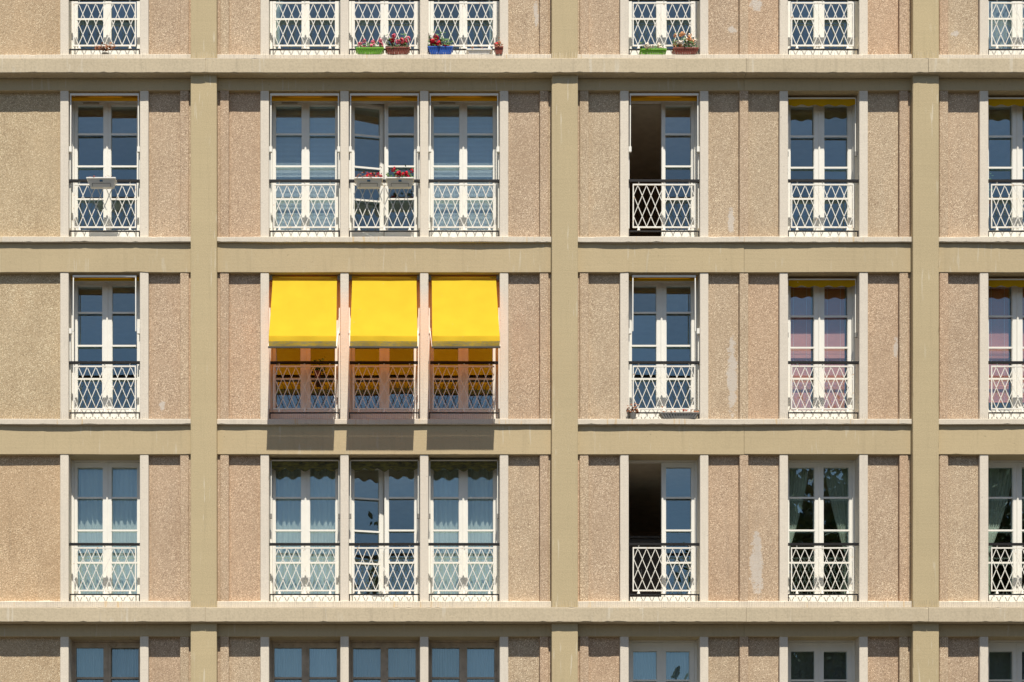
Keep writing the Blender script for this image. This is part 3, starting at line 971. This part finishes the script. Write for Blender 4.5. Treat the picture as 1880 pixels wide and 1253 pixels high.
flower_box(0, '2a', -.20, YB, ledge, .44, 'plastic_lime', ['petal_white'], 'lime green box of cream flowers on the top row ledge', 13, h=.08, nfl=9, fz=.11, nleaf=110)
flower_box(0, '2a', .36, YB, ledge, .42, 'plastic_brown', ['petal_white', 'petal_white', 'petal_peach'], 'red brown box full of cream and peach flowers on the top row ledge', 14, ribs=True, h=.10, nfl=20, fz=.27, nleaf=170)
HB = .842
flower_box(1, '0', -.03, RY - .13, HB, .485, 'plastic_white', ['petal_red'], 'white planter with wilted flowers hung on the leftmost handrail', 21, h=.130, dep=.17, nfl=3, fz=.05, nleaf=30, clip=True, leafmat='dry_leaf', rad=.02)
flower_box(1, '1b', -.27, RY - .13, HB, .47, 'plastic_white', ['petal_red'], 'white planter of red geraniums hung on the handrail, left of the pair', 22, h=.130, dep=.17, nfl=7, fz=.11, nleaf=130, clip=True, leafmat='dry_leaf', rad=.038)
flower_box(1, '1b', .27, RY - .13, HB, .47, 'plastic_white', ['petal_red'], 'white planter of red geraniums hung on the handrail, right of the pair', 24, h=.130, dep=.17, nfl=9, fz=.17, nleaf=150, clip=True, rad=.042)
flower_box(2, '2a', .25, YB, ledge, .66, 'plastic_grey', ['petal_red'], 'grey ribbed trough of dry plants on the window ledge right of the yellow awnings', 31, h=.10, ribs=True, nfl=2, fz=.08, nleaf=60, leafmat='dry_leaf', rad=.02)
# loose plants
def plant(row, c, x, y, z, label, seed, mat, w=.2, hz=.25, n=70, stems=6, pot='plastic_brown', ph=1.0):
    r = random.Random(seed)
    e = tag(empty('potted_plant', (wx(row, c) + x, y, ST[row] + z)), label, 'plant')
    mb = MB(); mb.tube([(0, 0, 0), (0, 0, .05 * ph), (0, 0, .10 * ph)], [.045, .055, .065], 10); mb.build('pot', pot, e)
    mb = MB()
    for i in range(stems):
        a = r.uniform(0, 6.28); q = Vector((math.cos(a) * w / 2, math.sin(a) * .04, hz * r.uniform(.6, 1)))
        mb.tube([(0, 0, .08), q * .5 + Vector((0, 0, .08)), q + Vector((0, 0, .05))], .004, 5)
    mb.build('stem', mat, e)
    mb = MB(); foliage(mb, -w / 2, w / 2, 0, .12, .05, hz, n, r); o = mb.build('foliage', mat, e); o['kind'] = 'stuff'
plant(0, '0', .02, YB, ledge, 'small withered red brown plant on the ledge of the top left window', 51, 'dry_leaf', w=.34, hz=.07, n=90, pot='plastic_grey', ph=.35)
plant(2, '1a', .22, .30, .80, 'dark leafy plant standing behind the railing under the left yellow awning', 52, 'leaf', w=.26, hz=.20, n=60)
plant(2, '2a', -.55, YB - .02, ledge, 'straggly dry plant at the left end of the ledge with the grey trough', 53, 'dry_leaf', w=.20, hz=.16, n=50, pot='plastic_grey')
plant(1, '3', -.48, .60, .75, 'green houseplant behind the window at the right picture edge', 54, 'leaf', w=.2, hz=.45, n=60)

# ------------------------------------------------------------------ trees across the road, seen mirrored in the lower panes
def tree(x, y, h, rad, seed, label):
    r = random.Random(seed)
    e = tag(empty('plane_tree', (x, y, 0)), label, 'tree', 'trees across the road')
    mb = MB(); mb.tube([(0, 0, 0), (.1, .05, h * .2), (.05, -.1, h * .45), (0, 0, h * .8)], [.34, .27, .2, .05], 9)
    for i in range(11):
        a = i * 2.4; z = h * (.26 + .045 * i)
        q = Vector((math.cos(a) * rad * .75, math.sin(a) * rad * .75, z + h * .16))
        mb.tube([(.06, 0, z), q * .5 + Vector((0, 0, z * .5)), q], [.11, .07, .02], 6)
    mb.build('trunk', 'bark', e)
    clumps = []
    while len(clumps) < 120:
        p = Vector((r.uniform(-1, 1), r.uniform(-1, 1), r.uniform(-1, 1)))
        if .15 < p.length < 1: clumps.append((Vector((p.x * rad, p.y * rad, h * .64 + p.z * h * .36)), r.uniform(.6, 1.3)))
    mb = MB()
    for c_, cr in clumps:
        for _ in range(400):
            d = Vector((r.gauss(0, 1), r.gauss(0, 1), r.gauss(0, .8))) * cr * .6
            q = c_ + d; s = r.uniform(.09, .16)
            u = Vector((r.gauss(0, 1), r.gauss(0, 1), r.gauss(0, 1))).normalized(); w_ = u.orthogonal().normalized()
            mb.add([q - u * s, q - w_ * s * .6, q + u * s, q + w_ * s * .6], [(0, 1, 2, 3)])
    o = mb.build('crown', 'crown', e)
tree(12.2, -22.5, 20.3, 4.8, 3, 'broad leafy tree mirrored in the lower right windows')
tree(20.5, -24.0, 21.0, 5.2, 9, 'second broad tree farther right, mirrored in the panes at the right edge')
